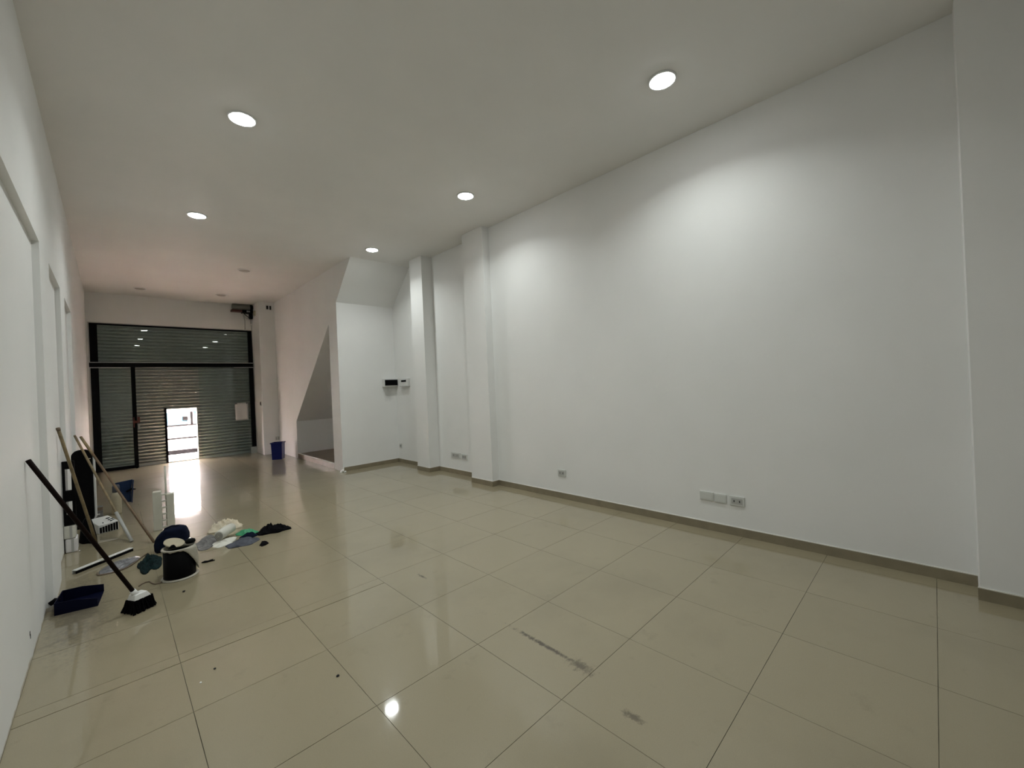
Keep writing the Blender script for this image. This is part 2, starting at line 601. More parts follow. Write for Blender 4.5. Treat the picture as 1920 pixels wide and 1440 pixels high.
# small dark nick in the plaster near the floor
bm = bmesh.new()
for (dy, z0, z1) in ((0.0, 0.150, 0.172), (0.012, 0.128, 0.150)):
    bm_box(bm, XLR - 0.002, XLR + 0.0015, 3.60 + dy, 3.613 + dy, z0, z1)
obj('plaster_nick', bm, 'hole', wl)

# ---- right wall, bay, pilasters
wr = box('wall_right', XR, XR + 0.3, YB - 0.3, 4.46, 0, ZC, 'wall')
tag(wr, 'long plain white right wall lit by the downlights', kind='structure')
box('bay_wall', XB, XB + 0.2, 4.46, 12.5, 0, ZC, 'wall', wr)
box('pilaster', 3.79, XR + 0.02, YB - 0.2, -0.155, 0, ZC, 'wall', wr)
box('pilaster', 3.875, XB + 0.02, 4.46, 4.93, 0, ZC, 'wall', wr)
box('pilaster', 3.895, XB + 0.02, 6.11, 6.50, 0, ZC, 'wall', wr)

# ---- back wall (behind the camera)
wb = box('wall_back', -0.6, 4.3, YB - 0.3, YB, 0, ZC, 'wall')
tag(wb, 'white back wall behind the viewer', kind='structure')

# ---- stair enclosure: partition, side wall with raking niche, soffit
wp = prism('wall_partition', [(YP, 0.0), (7.94, 0.0), (7.94, 2.735), (YP, 3.085)], 'x', XS, XB, 'wall_part')
tag(wp, 'white partition wall below the sloping stair soffit', kind='structure')
bm = bmesh.new()
pts = [(6.86, ZC), (10.07, ZC), (10.07, 0.83), (7.94, 2.735), (7.55, 3.085)]
bm_prism(bm, pts, 'x', XS, XS + 0.10)
bm_prism(bm, [(10.07, 0.0), (11.45, 0.0), (11.45, ZC), (10.07, ZC)], 'x', XS, XS + 0.10)
ws = obj('wall_stair', bm, 'wall')
tag(ws, 'white stair side wall with a raking triangular niche', kind='structure')
pts = [(6.86, ZC), (7.55, 3.085), (7.94, 2.735), (10.07, 0.83), (10.30, 0.83), (7.2, ZC)]
prism('soffit', pts, 'x', XS + 0.0995, XB, 'wall', ws)
box('niche_end', XS + 0.1, XB, 10.07, 10.20, 0, 0.83, 'wall', ws)
nf = box('niche_floor', XS + 0.004, XB, 7.94, 10.07, 0.0, 0.105, 'niche', ws)
box('niche_edge', XS - 0.004, XS + 0.02, 7.94, 10.07, 0.105, 0.117, 'plaster', ws)

# ---- front wall around the shop opening
wf = box('wall_front', -0.6, 3.2, YF, YF + 0.4, 3.12, ZC, 'wall')
tag(wf, 'white front wall above the roller shutter', kind='structure')
box('jamb', -0.6, -0.305, YF, YF + 0.4, 0, 3.12, 'wall', wf)
box('pilaster', 2.635, XS + 0.05, 11.43, YF + 0.4, 0, ZC, 'wall', wf)

# ---- skirtings (right side only)
bs = thing('baseboard_right', 'brownish beige tile skirting along the right wall', None, kind='structure')
SK, SH = 0.010, 0.072


def skirt(x0, x1, y0, y1):
    box('skirting', x0, x1, y0, y1, 0, SH, 'skirt', bs)
    box('filler_bead', x0 + (0.003 if x1 - x0 < .02 else 0), x1, y0 + (0.003 if y1 - y0 < .02 else 0), y1, SH, SH + 0.006, 'caulk', bs)


skirt(XR - SK, XR, -0.155, 4.46 - SK)
skirt(3.79 - SK, 3.79, YB, -0.155 + SK)
skirt(3.875 - SK, XR, 4.46 - SK, 4.46)
skirt(3.875 - SK, 3.875, 4.46, 4.93)
skirt(XB - SK, XB, 4.93, 6.11 - SK)
skirt(3.895 - SK, XB, 6.11 - SK, 6.11)
skirt(3.895 - SK, 3.895, 6.11, 6.50)
skirt(XB - SK, XB, 6.50, YP - SK)
bp_ = thing('baseboard_partition', 'beige tile skirting along the foot of the partition', None, kind='structure')
box('skirting', XS + 0.02, XB, YP - SK, YP, 0, SH, 'skirt', bp_)
box('filler_bead', XS + 0.02, XB, YP - SK + .003, YP, SH, SH + 0.006, 'caulk', bp_)

# ---- roller shutter with wicket opening
sh = thing('door_1', 'grey corrugated roller shutter with a small open wicket', None, (1.165, 12.32, 0), kind='structure')
PITCH = 0.0745
WX0, WX1, WZ = 0.885, 1.462, 1.235


def slat_mesh(w):
    bm = bmesh.new()
    prof = []
    n = 7
    for i in range(n + 1):
        t = i / n
        prof.append((-0.006 - 0.016 * math.sin(math.pi * t) ** 0.6, 0.034 + t * (PITCH - 0.037)))
    prof.append((0.090, PITCH - 0.003))
    prof.append((0.095, PITCH))
    prof.append((0.095, 0.0))
    prof.append((0.090, 0.003))
    prof.append((0.090, 0.030))
    prof.append((0.000, 0.032))
    bm_prism(bm, prof, 'x', -w / 2, w / 2)
    me = bpy.data.meshes.new('slat')
    bm.to_mesh(me)
    bm.free()
    me.materials.append(M['slat'])
    return me


def add_slat(me, x, z):
    o = bpy.data.objects.new('slat', me)
    COL.objects.link(o)
    o.location = (x - 1.165, 0, z)
    o.parent = sh


sx0, sx1 = -0.32, 2.66
m_full, m_l, m_r = slat_mesh(sx1 - sx0), slat_mesh(WX0 - sx0), slat_mesh(sx1 - WX1)
z = 0.055
while z < 3.16:
    if z + 0.01 < WZ - 0.02:
        add_slat(m_l, (sx0 + WX0) / 2, z)
        add_slat(m_r, (WX1 + sx1) / 2, z)
    else:
        add_slat(m_full, (sx0 + sx1) / 2, z)
    z += PITCH
for (a, b) in ((sx0, WX0 - .002), (WX1 + .002, sx1)):
    link(box('bottom_rail', a, b, 12.298, 12.42, 0.0, 0.058, 'slat'), sh)
link(box('wicket_frame', WX0 - 0.02, WX0 + 0.022, 12.285, 12.42, 0.0, WZ + 0.02, 'blackmetal'), sh)
link(box('wicket_frame', WX1 - 0.006, WX1 + 0.012, 12.295, 12.42, 0.0, WZ + 0.02, 'slat'), sh)
link(box('wicket_frame', WX0 + 0.022, WX1 - 0.006, 12.295, 12.42, WZ - 0.012, WZ + 0.02, 'slat'), sh)
link(box('wicket_sill', WX0 + 0.022, WX1 - 0.006, 12.295, 12.42, 0.0, 0.02, 'slat'), sh)

# ---- glazed shopfront in front of the shutter
wn = thing('window_1', 'black framed glass shopfront in front of the shutter', None, (1.165, 12.15, 0), kind='structure')
FY0, FY1 = 12.125, 12.185


def sf(name, x0, x1, z0, z1, m, y0=FY0, y1=FY1):
    return link(box(name, x0, x1, y0, y1, z0, z1, m), wn)


sf('left_post', -0.285, -0.165, 0, 3.10, 'blackmetal')
sf('left_trim', -0.305, -0.285, 0, 3.12, 'alu', FY0 - 0.01)
sf('right_post', 2.535, 2.625, 0.16, 3.10, 'blackmetal')
sf('right_foot', 2.50, 2.63, 0, 0.16, 'plate', FY0 - 0.03)
sf('top_rail', -0.285, 2.625, 3.075, 3.12, 'blackmetal')
sf('top_trim', -0.305, 2.635, 3.105, 3.12, 'alu', FY0 - 0.012, FY0)
sf('transom_bar', -0.30, 2.635, 2.185, 2.275, 'blackmetal', FY0 - 0.03)
sf('transom_edge', -0.285, 2.63, 2.275, 2.288, 'alu', FY0 - 0.035, FY0)
sf('transom_edge', -0.285, 0.30, 2.165, 2.180, 'alu', FY0 - 0.030, FY0)
sf('transom_edge', 2.20, 2.63, 2.165, 2.180, 'alu', FY0 - 0.030, FY0)
sf('mullion', 0.325, 0.395, 0.0, 2.185, 'blackmetal')
sf('bottom_rail', -0.165, 0.325, 0.0, 0.06, 'blackmetal')
sf('glass_pane', -0.165, 2.535, 2.288, 3.075, 'pane', 12.150, 12.156)
sf('glass_pane', -0.165, 0.325, 0.06, 2.165, 'pane', 12.150, 12.156)
sf('glass_pane', 1.50, 2.535, 0.02, 2.165, 'pane', 12.150, 12.156)
h = sf('door_handle', 0.335, 0.350, 0.88, 1.10, 'rust', 12.06, 12.075)
hb = box('handle_rose', 0.325, 0.40, 12.085, 12.125, 0.97, 1.02, 'rust')
link(hb, wn)
hb2 = box('latch', 0.405, 0.435, 12.09, 12.125, 0.84, 0.93, 'alu')
link(hb2, wn)
hb3 = box('latch', 0.40, 0.44, 12.10, 12.125, 0.97, 1.10, 'rust')
link(hb3, wn)
sf('floor_bolt', 0.345, 0.375, -0.002, 0.06, 'blackmetal', 12.03, 12.06)

# ---- outside
st = box('ground_pavement', -8, 12, 12.5, 13.75, -0.2, -0.02, 'pavement')
tag(st, 'pale pavement outside the shop opening', kind='structure')
st2 = box('ground_street', -20, 24, 13.75, 24, -0.45, -0.30, 'asphalt')
tag(st2, 'grey street beyond the pavement', kind='structure')
fe = box('wall_exterior', -9, -0.6, 12.3, 12.5, -0.2, 6.0, 'facade')
box('right_stretch', 3.2, 12, 12.5, 12.7, -0.2, 6.0, 'facade', fe)
box('upper_stretch', -0.6, 3.2, 12.5, 12.7, 3.3, 6.0, 'facade', fe)
tag(fe, 'pale outer face of the shop building along the street', kind='structure')
fc = box('wall_across_street', -14, 18, 24, 24.4, -0.4, 3.0, 'facade')
tag(fc, 'pale building wall across the street', kind='structure')


# ================================================================== DOWNLIGHTS
def downlight(x, y, label, lit=True, r=0.105):
    t = thing('ceiling_downlight', label, 'ceiling light', (x, y, ZC), group='round ceiling downlights')
    lathe('trim_ring', [(r * 0.84, -0.004), (r * 0.86, -0.012), (r * 0.97, -0.012), (r, -0.004), (r, 0.0)], 'trimring', t, seg=32)
    lathe('diffuser', [(0.0, -0.023), (r * 0.62, -0.020), (r * 0.85, -0.008), (r * 0.85, 0.0)], 'lamp' if lit else 'offlamp', t, seg=18)
    if lit:
        L = bpy.data.lights.new('downlight_beam', 'AREA')
        L.shape = 'DISK'
        L.size = r * 1.7
        L.energy = LAMP_W
        L.color = LAMP_COL
        L.spread = LAMP_SPREAD
        lo = bpy.data.objects.new('downlight_beam', L)
        COL.objects.link(lo)
        lo.parent = t
        lo.location = (0, 0, -0.028)
    return t


downlight(3.11, 1.39, 'lit downlight nearest the upper right, largest of the right row')
downlight(3.12, 3.86, 'lit downlight in the middle of the right row')
downlight(3.11, 6.31, 'lit downlight just above the stair soffit, far end of the right row')
downlight(0.845, 3.92, 'lit downlight largest of the left row with a shiny rim')
downlight(0.84, 6.38, 'lit downlight of the left row above the white slatted crate')
downlight(0.84, 1.42, 'lit downlight of the left row overhead, reflected in the transom glass')
downlight(1.81, 8.71, 'unlit ceiling downlight midway to the roller shutter', False)
downlight(0.49, 11.25, 'unlit ceiling downlight above the left half of the shutter', False)
downlight(1.84, 11.10, 'unlit ceiling downlight beside the shutter motor', False)


# ================================================================== WALL FITTINGS
def socket_x(y, z, w, h, label, x=XR, insert=True, name='wall_socket', group='socket plates along the right wall'):
    t = thing(name, label, 'socket', (x, y, z), group=group)
    box('plate', -0.010, 0, -w / 2, w / 2, -h / 2, h / 2, 'plate', t, bevel=0.003)
    if insert:
        b = box('insert', -0.0125, -0.010, -w * 0.36, w * 0.36, -h * 0.30, h * 0.28, 'plate_dark', t)
        for s in (-1, 1):
            box('slot', -0.0135, -0.0125, s * w * 0.18 - 0.004, s * w * 0.18 + 0.004, -h * 0.12, h * 0.10, 'hole', b)
    else:
        box('cover', -0.0125, -0.010, -w * 0.42, w * 0.42, -h * 0.38, h * 0.38, 'plate', t)
    return t


socket_x(3.28, 0.32, 0.125, 0.085, 'single socket plate on the right wall closest to the pilaster')
socket_x(1.535, 0.318, 0.125, 0.085, 'blank plate farthest left of the three-plate row on right wall', insert=False)
socket_x(1.412, 0.314, 0.105, 0.085, 'blank square plate in the middle of the three-plate row on right wall', insert=False)
socket_x(1.272, 0.312, 0.125, 0.085, 'socket plate at the right end of the three-plate row on right wall')
socket_x(5.62, 0.308, 0.26, 0.095, 'wide double plate low in the bay between the two pilasters', x=XB)
socket_x(5.385, 0.305, 0.15, 0.085, 'smaller socket plate beside the wide one between the two pilasters', x=XB)
socket_x(7.44, 0.332, 0.10, 0.09, 'single socket plate low on the wall beside the partition corner', x=XB)
# on the front pilaster
for (x, lab) in ((2.905, 'left of two small sockets above the blue bin'), (3.005 - 0.05, 'right of two small sockets above the blue bin')):
    t = thing('wall_socket', lab, 'socket', (x, 11.43, 0.37), group='small sockets above the blue bin')
    box('plate', -0.022, 0.022, -0.010, 0, -0.05, 0.05, 'plate', t, bevel=0.002)
    box('insert', -0.014, 0.014, -0.0125, -0.010, -0.03, 0.03, 'plate_dark', t)
t = thing('junction_plate', 'white plate with two dark openings high on the front pilaster', 'wall plate', (2.86, 11.43, 3.61))
box('plate', -0.075, 0.075, -0.012, 0, -0.085, 0.085, 'white_plastic', t, bevel=0.003)
box('opening', -0.058, -0.012, -0.014, -0.012, -0.045, 0.045, 'hole', t)
box('opening', 0.012, 0.050, -0.014, -0.012, -0.052, 0.045, 'hole', t)
t = thing('light_switch', 'small dark switch on the front pilaster side', 'switch', (2.635, 11.56, 1.25))
box('plate', -0.010, 0, -0.05, 0.05, -0.055, 0.055, 'plate_dark', t, bevel=0.002)
box('rocker', -0.016, -0.010, -0.03, 0.03, -0.035, 0.035, 'hole', t)
t = thing('junction_box', 'small tan junction box beside the shutter motor', 'junction box', (2.635, 11.75, 3.50))
box('body', -0.035, 0, -0.05, 0.05, -0.06, 0.06, 'beige', t, bevel=0.004)
box('cover', -0.040, -0.035, -0.04, 0.04, -0.05, 0.05, 'beige', t)

# electrical boxes at the partition corner
t = thing('electrical_box', 'white electrical box with long black window on the partition', 'electrical panel', (3.96, YP, 1.59))
box('body', -0.150, 0.135, -0.10, 0, -0.075, 0.075, 'white_plastic', t, bevel=0.004)
wdw = box('window', -0.141, 0.126, -0.108, -0.10, -0.056, 0.056, 'black', t, bevel=0.002)
t = thing('breaker_box', 'small white breaker box with dark slot on the bay wall', 'electrical panel', (XB, 7.13, 1.58))
box('body', -0.06, 0, -0.14, 0.14, -0.075, 0.075, 'white_plastic', t, bevel=0.004)
box('slot', -0.063, -0.06, -0.09, 0.09, 0.010, 0.045, 'black', t)
box('lower_edge', -0.068, -0.06, -0.145, 0.145, -0.080, -0.068, 'plate_dark', t)

# shutter motor on the front wall
t = thing('shutter_motor', 'grey shutter motor on a red brown bracket with hanging wires', 'motor', (2.40, YF, 3.60))
bm = bmesh.new()
bm_tube(bm, [(-0.20, -0.11, 0.07), (-0.15, -0.11, 0.07), (0.17, -0.11, 0.07)], [0.07, 0.078, 0.078], 20)
obj('housing', bm, 'motor', t, smooth=True, bevel=0.004)
bm = bmesh.new()
bm_tube(bm, [(0.17, -0.11, 0.05), (0.20, -0.11, 0.05), (0.235, -0.11, 0.04)], [0.10, 0.105, 0.07], 18)
obj('end_cap', bm, 'black', t, smooth=True)
box('bracket', -0.22, 0.0, -0.16, 0.0, -0.055, -0.005, 'rust', t, bevel=0.004)
box('gearbox', 0.0, 0.23, -0.18, 0.0, -0.075, -0.002, 'black', t, bevel=0.006)
box('drive_arm', 0.155, 0.225, -0.15, -0.05, -0.21, -0.06, 'black', t, bevel=0.006)
box('maker_plate', 0.09, 0.16, -0.183, -0.18, -0.055, -0.02, 'plate_dark', t)
tube('wire', [(0.02, -0.10, -0.07), (0.035, -0.11, -0.16), (0.06, -0.10, -0.26), (0.065, -0.06, -0.38), (0.07, -0.02, -0.47)], 0.008, 'plate_dark', t, 6)
tube('wire', [(0.04, -0.10, -0.07), (0.08, -0.12, -0.13), (0.14, -0.11, -0.17), (0.17, -0.10, -0.19)], 0.009, 'black', t, 6)
tube('wire', [(0.05, -0.10, -0.08), (0.06, -0.12, -0.19), (0.10, -0.12, -0.215), (0.14, -0.11, -0.18)], 0.006, 'plate_dark', t, 6)
tube('pull_cord', [(0.185, -0.10, -0.20), (0.188, -0.10, -0.27), (0.185, -0.10, -0.33)], 0.007, 'plate_dark', t, 6)
lathe('cord_knob', [(0, -0.018), (0.014, -0.012), (0.014, 0.010), (0, 0.018)], 'plaster', t, c=(0.185, -0.10, -0.345), seg=12)
# motor chain / cable down the jamb
tube('cable', [(0.21, -0.02, -0.36), (0.225, -0.012, -1.4), (0.228, -0.012, -2.3)], 0.005, 'plate_dark', t, 6)

t = thing('paper_notice', 'blank white paper sheet taped to the shopfront glass', 'paper', (2.34, 12.145, 1.07))
bm = bmesh.new()
nx, nz_ = 6, 8
vs = [[bm.verts.new((-0.14 + 0.28 * i / nx, -0.006 - 0.006 * math.sin(i * 0.9 + j * .5), -0.215 + 0.43 * j / nz_)) for i in range(nx + 1)] for j in range(nz_ + 1)]
for j in range(nz_):
    for i in range(nx):
        bm.faces.new((vs[j][i], vs[j][i + 1], vs[j + 1][i + 1], vs[j + 1][i]))
o = obj('sheet', bm, 'paper', t, smooth=True)
md = o.modifiers.new('solid', 'SOLIDIFY'); md.thickness = 0.001
for (x, z) in ((-0.12, 0.20), (0.12, 0.20)):
    box('tape', x - 0.025, x + 0.025, -0.016, -0.0145, z - 0.012, z + 0.022, 'greyfilm', t)

# plaster chips at the partition foot
for i, (x, y, s, lab) in enumerate(((2.960, 7.520, 0.040, 'biggest white plaster chip at the foot of the partition edge'),
                                    (2.915, 7.49, 0.024, 'small white plaster chip left of the partition edge'),
                                    (2.985, 7.455, 0.022, 'smallest white plaster chip in front of the partition edge'))):
    bm = bmesh.new()
    bmesh.ops.create_icosphere(bm, subdivisions=1, radius=s)
    for v in bm.verts:
        v.co *= 1 + random.uniform(-.3, .3)
        v.co.z = max(v.co.z * 0.8, -s * 0.45)
    o = obj('plaster_chip', bm, 'plaster')
    o.location = (x, y, s * 0.45)
    tag(o, lab, 'debris', 'white plaster chips by the partition')
o = box('chipped_corner', XS - 0.003, XS + 0.02, YP - 0.004, YP + 0.05, 0.0, 0.075, 'plaster', wp)


# ================================================================== BLUE BIN
def bin_():
    t = thing('waste_bin', 'square blue plastic bin against the front pilaster', 'bin', (2.67, 10.40, 0), -0.55)
    bm = bmesh.new()
    a, b, hh, th = 0.100, 0.112, 0.37, 0.006
    lo = [bm.verts.new((sx * a, sy * a, 0)) for sx, sy in ((-1, -1), (1, -1), (1, 1), (-1, 1))]
    hi = [bm.verts.new((sx * b, sy * b, hh)) for sx, sy in ((-1, -1), (1, -1), (1, 1), (-1, 1))]
    hi2 = [bm.verts.new((sx * (b - th), sy * (b - th), hh)) for sx, sy in ((-1, -1), (1, -1), (1, 1), (-1, 1))]
    lo2 = [bm.verts.new((sx * (a - th), sy * (a - th), th)) for sx, sy in ((-1, -1), (1, -1), (1, 1), (-1, 1))]
    bm.faces.new(lo[::-1])
    bm.faces.new(lo2)
    for A, B in ((lo, hi), (hi, hi2), (hi2, lo2)):
        for i in range(4):
            j = (i + 1) % 4
            bm.faces.new((A[i], A[j], B[j], B[i]))
    obj('body', bm, 'binblue', t, bevel=0.004)
    bm = bmesh.new()
    r0, r1 = b + 0.014, b - 0.004
    for (x0, x1, y0, y1) in ((-r0, r0, -r0, -r1), (-r0, r0, r1, r0), (-r0, -r1, -r1, r1), (r1, r0, -r1, r1)):
        bm_box(bm, x0, x1, y0, y1, hh - 0.012, hh + 0.008)
    obj('rim', bm, 'binblue', t, bevel=0.003)


bin_()


# ================================================================== BROOMS, STICKS
def bristle_head(bm, n, L, Wd, z0, z1, flare, rnd):
    for i in range(n):
        u, v = rnd.uniform(-1, 1), rnd.uniform(-1, 1)
        x0, y0 = u * L / 2, v * Wd / 2
        x1, y1 = x0 * flare + rnd.uniform(-.016, .016), y0 * (flare + .3) + rnd.uniform(-.016, .016)
        bm_tube_fast(bm, (x0, y0, z0), (x1, y1, z1 + rnd.uniform(0, .008)), 0.0035, 0.005)


def bm_tube_fast(bm, a, b, r0, r1):
    A = [bm.verts.new((a[0] + r0 * math.cos(t), a[1] + r0 * math.sin(t), a[2])) for t in (0, 2.09, 4.19)]
    B = [bm.verts.new((b[0] + r1 * math.cos(t), b[1] + r1 * math.sin(t), b[2])) for t in (0, 2.09, 4.19)]
    for i in range(3):
        j = (i + 1) % 3
        bm.faces.new((A[i], A[j], B[j], B[i]))
    bm.faces.new(B)


rnd = random.Random(3)
t = thing('broom', 'broom with dark brown handle, white cap and black bristles leaning on left wall', 'broom', (0.100, 3.905, 0), 0.5)
inv = Matrix.LocRotScale(t.location, t.rotation_euler, None).inverted()
top = inv @ Vector((XLR + 0.013, 3.675, 1.13))
neck = inv @ Vector((0.080, 3.892, 0.115))
tube('handle', [neck, neck.lerp(top, 0.33), neck.lerp(top, 0.66), top], [0.0125, 0.0125, 0.0125, 0.0125], 'darkhandle', t, 12)
bm = bmesh.new()
d = (top - neck).normalized()
bm_tube(bm, [neck - d * 0.01, neck + d * 0.035], [0.021, 0.017], 12)
obj('socket', bm, 'white_plastic', t, smooth=True)
bm = bmesh.new()
P0 = [(-0.052, -0.042), (0.052, -0.042), (0.052, 0.042), (-0.052, 0.042)]
lo = [bm.verts.new((x, y, 0.078)) for x, y in P0]
hi = [bm.verts.new((x * 0.70 - 0.006, y * 0.75, 0.118)) for x, y in P0]
bm.faces.new(lo[::-1]); bm.faces.new(hi)
for i in range(4):
    j = (i + 1) % 4
    bm.faces.new((lo[i], lo[j], hi[j], hi[i]))
obj('cap', bm, 'white_plastic', t, bevel=0.006)
bm = bmesh.new()
bristle_head(bm, 600, 0.115, 0.085, 0.084, 0.0, 1.16, rnd)
o = obj('bristles', bm, 'bristle', t); o['kind'] = 'stuff'


def stick(name, label, cat, a, b, r, m, tip=None, tipm=None, cap=None, capm=None, grp=None):
    a, b = Vector(a), Vector(b)
    t = thing(name, label, cat, b, group=grp)
    tube('shaft', [(0, 0, 0), (a - b) * 0.25, (a - b) * 0.5, (a - b) * 0.75, a - b], r, m, t, 10)
    d = (a - b).normalized()
    if tip:
        tube('ferrule', [d * -0.004, d * tip], r * 1.35, tipm, t, 10)
    if cap:
        tube('end_cap', [(a - b) - d * cap, (a - b) + d * 0.004], r * 1.12, capm, t, 10)
    return t


stick('broom_stick', 'pale wooden stick nearest the wall, leaning left of the black pad', 'stick',
      (XLR + 0.014, 5.58, 1.228), (-0.150, 6.02, 0.012), 0.013, 'bamboo', cap=0.02, capm='cord')
stick('broom_stick', 'long brown tipped wooden stick leaning right, foot by the navy bag', 'stick',
      (-0.268, 7.10, 1.043), (0.268, 5.57, 0.012), 0.012, 'brownwood', cap=0.35, capm='bamboo')
stick('mop_stick', 'wooden stick with white lower half crossing the brown tipped one', 'stick',
      (-0.319, 7.10, 1.068), (0.108, 5.80, 0.014), 0.0115, 'bamboo', tip=0.42, tipm='plate_dark')
stick('thin_pole', 'thin pale pole standing upright inside the white slatted crate', 'pole',
      (0.418, 6.16, 0.69), (0.420, 6.165, 0.0), 0.009, 'crate')

# ---- dustpans
t = thing('dustpan', 'navy plastic dustpan on the floor beside the left wall', 'dustpan', (-0.20, 4.36, 0), -0.10)


def dustpan(t, m, dx=0.105, dy=0.145, hb=0.085, hf=0.055):
    bm = bmesh.new()
    bm_prism(bm, [(-dx, -dy * 0.85), (dx, -dy), (dx, dy), (-dx, dy * 0.85)], 'z', 0.0, 0.004)
    obj('tray', bm, m, t)
    for s in (-1, 1):
        bm = bmesh.new()
        y0, y1 = s * dy * 0.85, s * dy
        a = [(-dx, y0, 0.004), (dx, y1, 0.004), (dx, y1, hf), (-dx * .1, (y0 + y1) / 2, hb * .95), (-dx, y0, hb)]
        A = [bm.verts.new(p) for p in a]
        B = [bm.verts.new((p[0], p[1] - s * 0.005, p[2])) for p in a]
        bm.faces.new(A); bm.faces.new(B[::-1])
        for i in range(5):
            j = (i + 1) % 5
            bm.faces.new((A[i], A[j], B[j], B[i]))
        bmesh.ops.recalc_face_normals(bm, faces=bm.faces)
        obj('side_wall', bm, m, t)
    bm = bmesh.new()
    bm_prism(bm, [(-dx - 0.005, -dy * 0.85), (-dx, -dy * 0.85), (-dx, dy * 0.85), (-dx - 0.005, dy * 0.85)], 'z', 0, hb)
    obj('back_wall', bm, m, t)


dustpan(t, 'navy')
tube('handle', [(-0.105, 0, 0.055), (-0.125, 0.0, 0.065), (-0.150, 0.0, 0.05)], [0.02, 0.018, 0.016], 'black', t, 10)

t = thing('dustpan', 'blue dustpan propped upright behind the sticks', 'dustpan', (0.11, 8.12, 0), 0.1)
pr = [(-0.055, 0.16), (0.012, 0.01), (0.052, 0.0), (0.062, 0.20), (0.075, 0.318), (-0.135, 0.300)]
bm = bmesh.new(); bm_prism(bm, pr, 'y', -0.004, 0.004)
obj('tray', bm, 'blue', t)
bm = bmesh.new(); bm_prism(bm, [(0.052, 0.0), (0.060, 0.0), (0.083, 0.318), (0.075, 0.318)], 'y', -0.075, 0.004)
obj('side_wall', bm, 'blue', t)
bm = bmesh.new(); bm_prism(bm, [(-0.135, 0.300), (-0.135, 0.308), (-0.06, 0.16), (-0.055, 0.16)], 'y', -0.06, 0.004)
obj('side_wall', bm, 'blue', t)
bm = bmesh.new(); bm_prism(bm, [(0.0, 0.165), (0.062, 0.20), (0.11, 0.178), (0.10, 0.170), (0.06, 0.175), (0.012, 0.150)], 'y', -0.03, -0.015)
obj('clip', bm, 'black', t)

# ---- black pad with pale shell
t = thing('padded_panel', 'tall rounded black pad with a pale curved edge, leaning behind the sticks', 'panel', (-0.262, 6.98, 0))


def stadium(w, h, n=10, bulge=0.0, r=None):
    r = r or w * 0.46
    pts = []
    for cx, cz, a0 in ((w / 2 - r, h - r, 0), (-w / 2 + r, h - r, math.pi / 2), (-w / 2 + r, r, math.pi), (w / 2 - r, r, 1.5 * math.pi)):
        for i in range(n + 1):
            a = a0 + (math.pi / 2) * i / n
            pts.append((cx + r * math.cos(a), cz + r * math.sin(a)))
    return [(x + (bulge * math.sin(math.pi * min(1, max(0, z / h))) if x > 0 else 0), z) for x, z in pts]


bm = bmesh.new()
bm_prism(bm, [(x, z + 0.05) for x, z in stadium(0.174, 0.857, r=0.075)], 'y', -0.055, 0.0)
obj('pad', bm, 'blackpad', t, bevel=0.012)
bm = bmesh.new()
bm_prism(bm, [(x + 0.012, z + 0.05) for x, z in stadium(0.165, 0.80, bulge=0.050, r=0.06)], 'y', 0.0, 0.045)
obj('shell', bm, 'white_plastic', t, bevel=0.006)
bm = bmesh.new()
bm_lathe(bm, [(0, -0.006), (0.016, -0.005), (0.018, 0.0), (0, 0.004)], (0.055, -0.066, 0.80), 14)
obj('badge', bm, 'chrome', t, smooth=True)
box('foot', -0.07, 0.07, -0.08, 0.06, 0.0, 0.06, 'black', t, bevel=0.01)

# ---- two pale blocks stacked by the wall, black ladder frame on them, black bag
for i, (z0, z1, dx, lab) in enumerate(((0.0, 0.135, 0.0, 'lower of two pale blocks stacked by the left wall'),
                                       (0.135, 0.265, -0.008, 'upper of two pale blocks stacked by the left wall'))):
    t = thing('foam_block', lab, 'block', (-0.318 + dx, 6.0, z0), group='pale blocks stacked by the left wall')
    hgt = z1 - z0 - 0.003
    bm = bmesh.new()
    bm_box(bm, -0.040, 0.042, -0.09, 0.09, 0, hgt)
    obj('block', bm, 'whitebag' if i else 'paper', t, bevel=0.010)
    box('strap', 0.0, 0.018, -0.092, -0.0905, 0.002, hgt - 0.002, 'plate_dark', t)
bm = bmesh.new()
bmesh.ops.create_uvsphere(bm, u_segments=12, v_segments=8, radius=0.009)
o = obj('glint_bead', bm, 'chrome', smooth=True)  # chrome sphere added to stand for a bright glint by the blocks
o.location = (-0.262, 5.87, 0.009)
tag(o, 'tiny shiny bead added as a glint beside the pale blocks', 'bead')

t = thing('open_frame', 'black open frame with two square openings standing on the pale blocks', 'frame', (-0.322, 5.93, 0.267))
for (x0, x1, z0, z1) in ((-0.040, -0.020, 0.06, 0.62), (0.022, 0.044, 0.06, 0.62)):
    box('upright', x0, x1, -0.02, 0.02, z0, z1, 'black', t, bevel=0.003)
for (z0, z1) in ((0.545, 0.62), (0.23, 0.335), (0.0, 0.10)):
    box('crossbar', -0.040, 0.044, -0.022, 0.022, z0, z1, 'black', t, bevel=0.003)

t = crumple('black_bag', (-0.215, 6.26, 0), 0.060, 0.16, 0.30, 'blackcloth', seed=5, rot=0.2, fold=0.25, freq=14)
tag(t, 'black crumpled bag between the pale blocks and the black pad', 'bag')

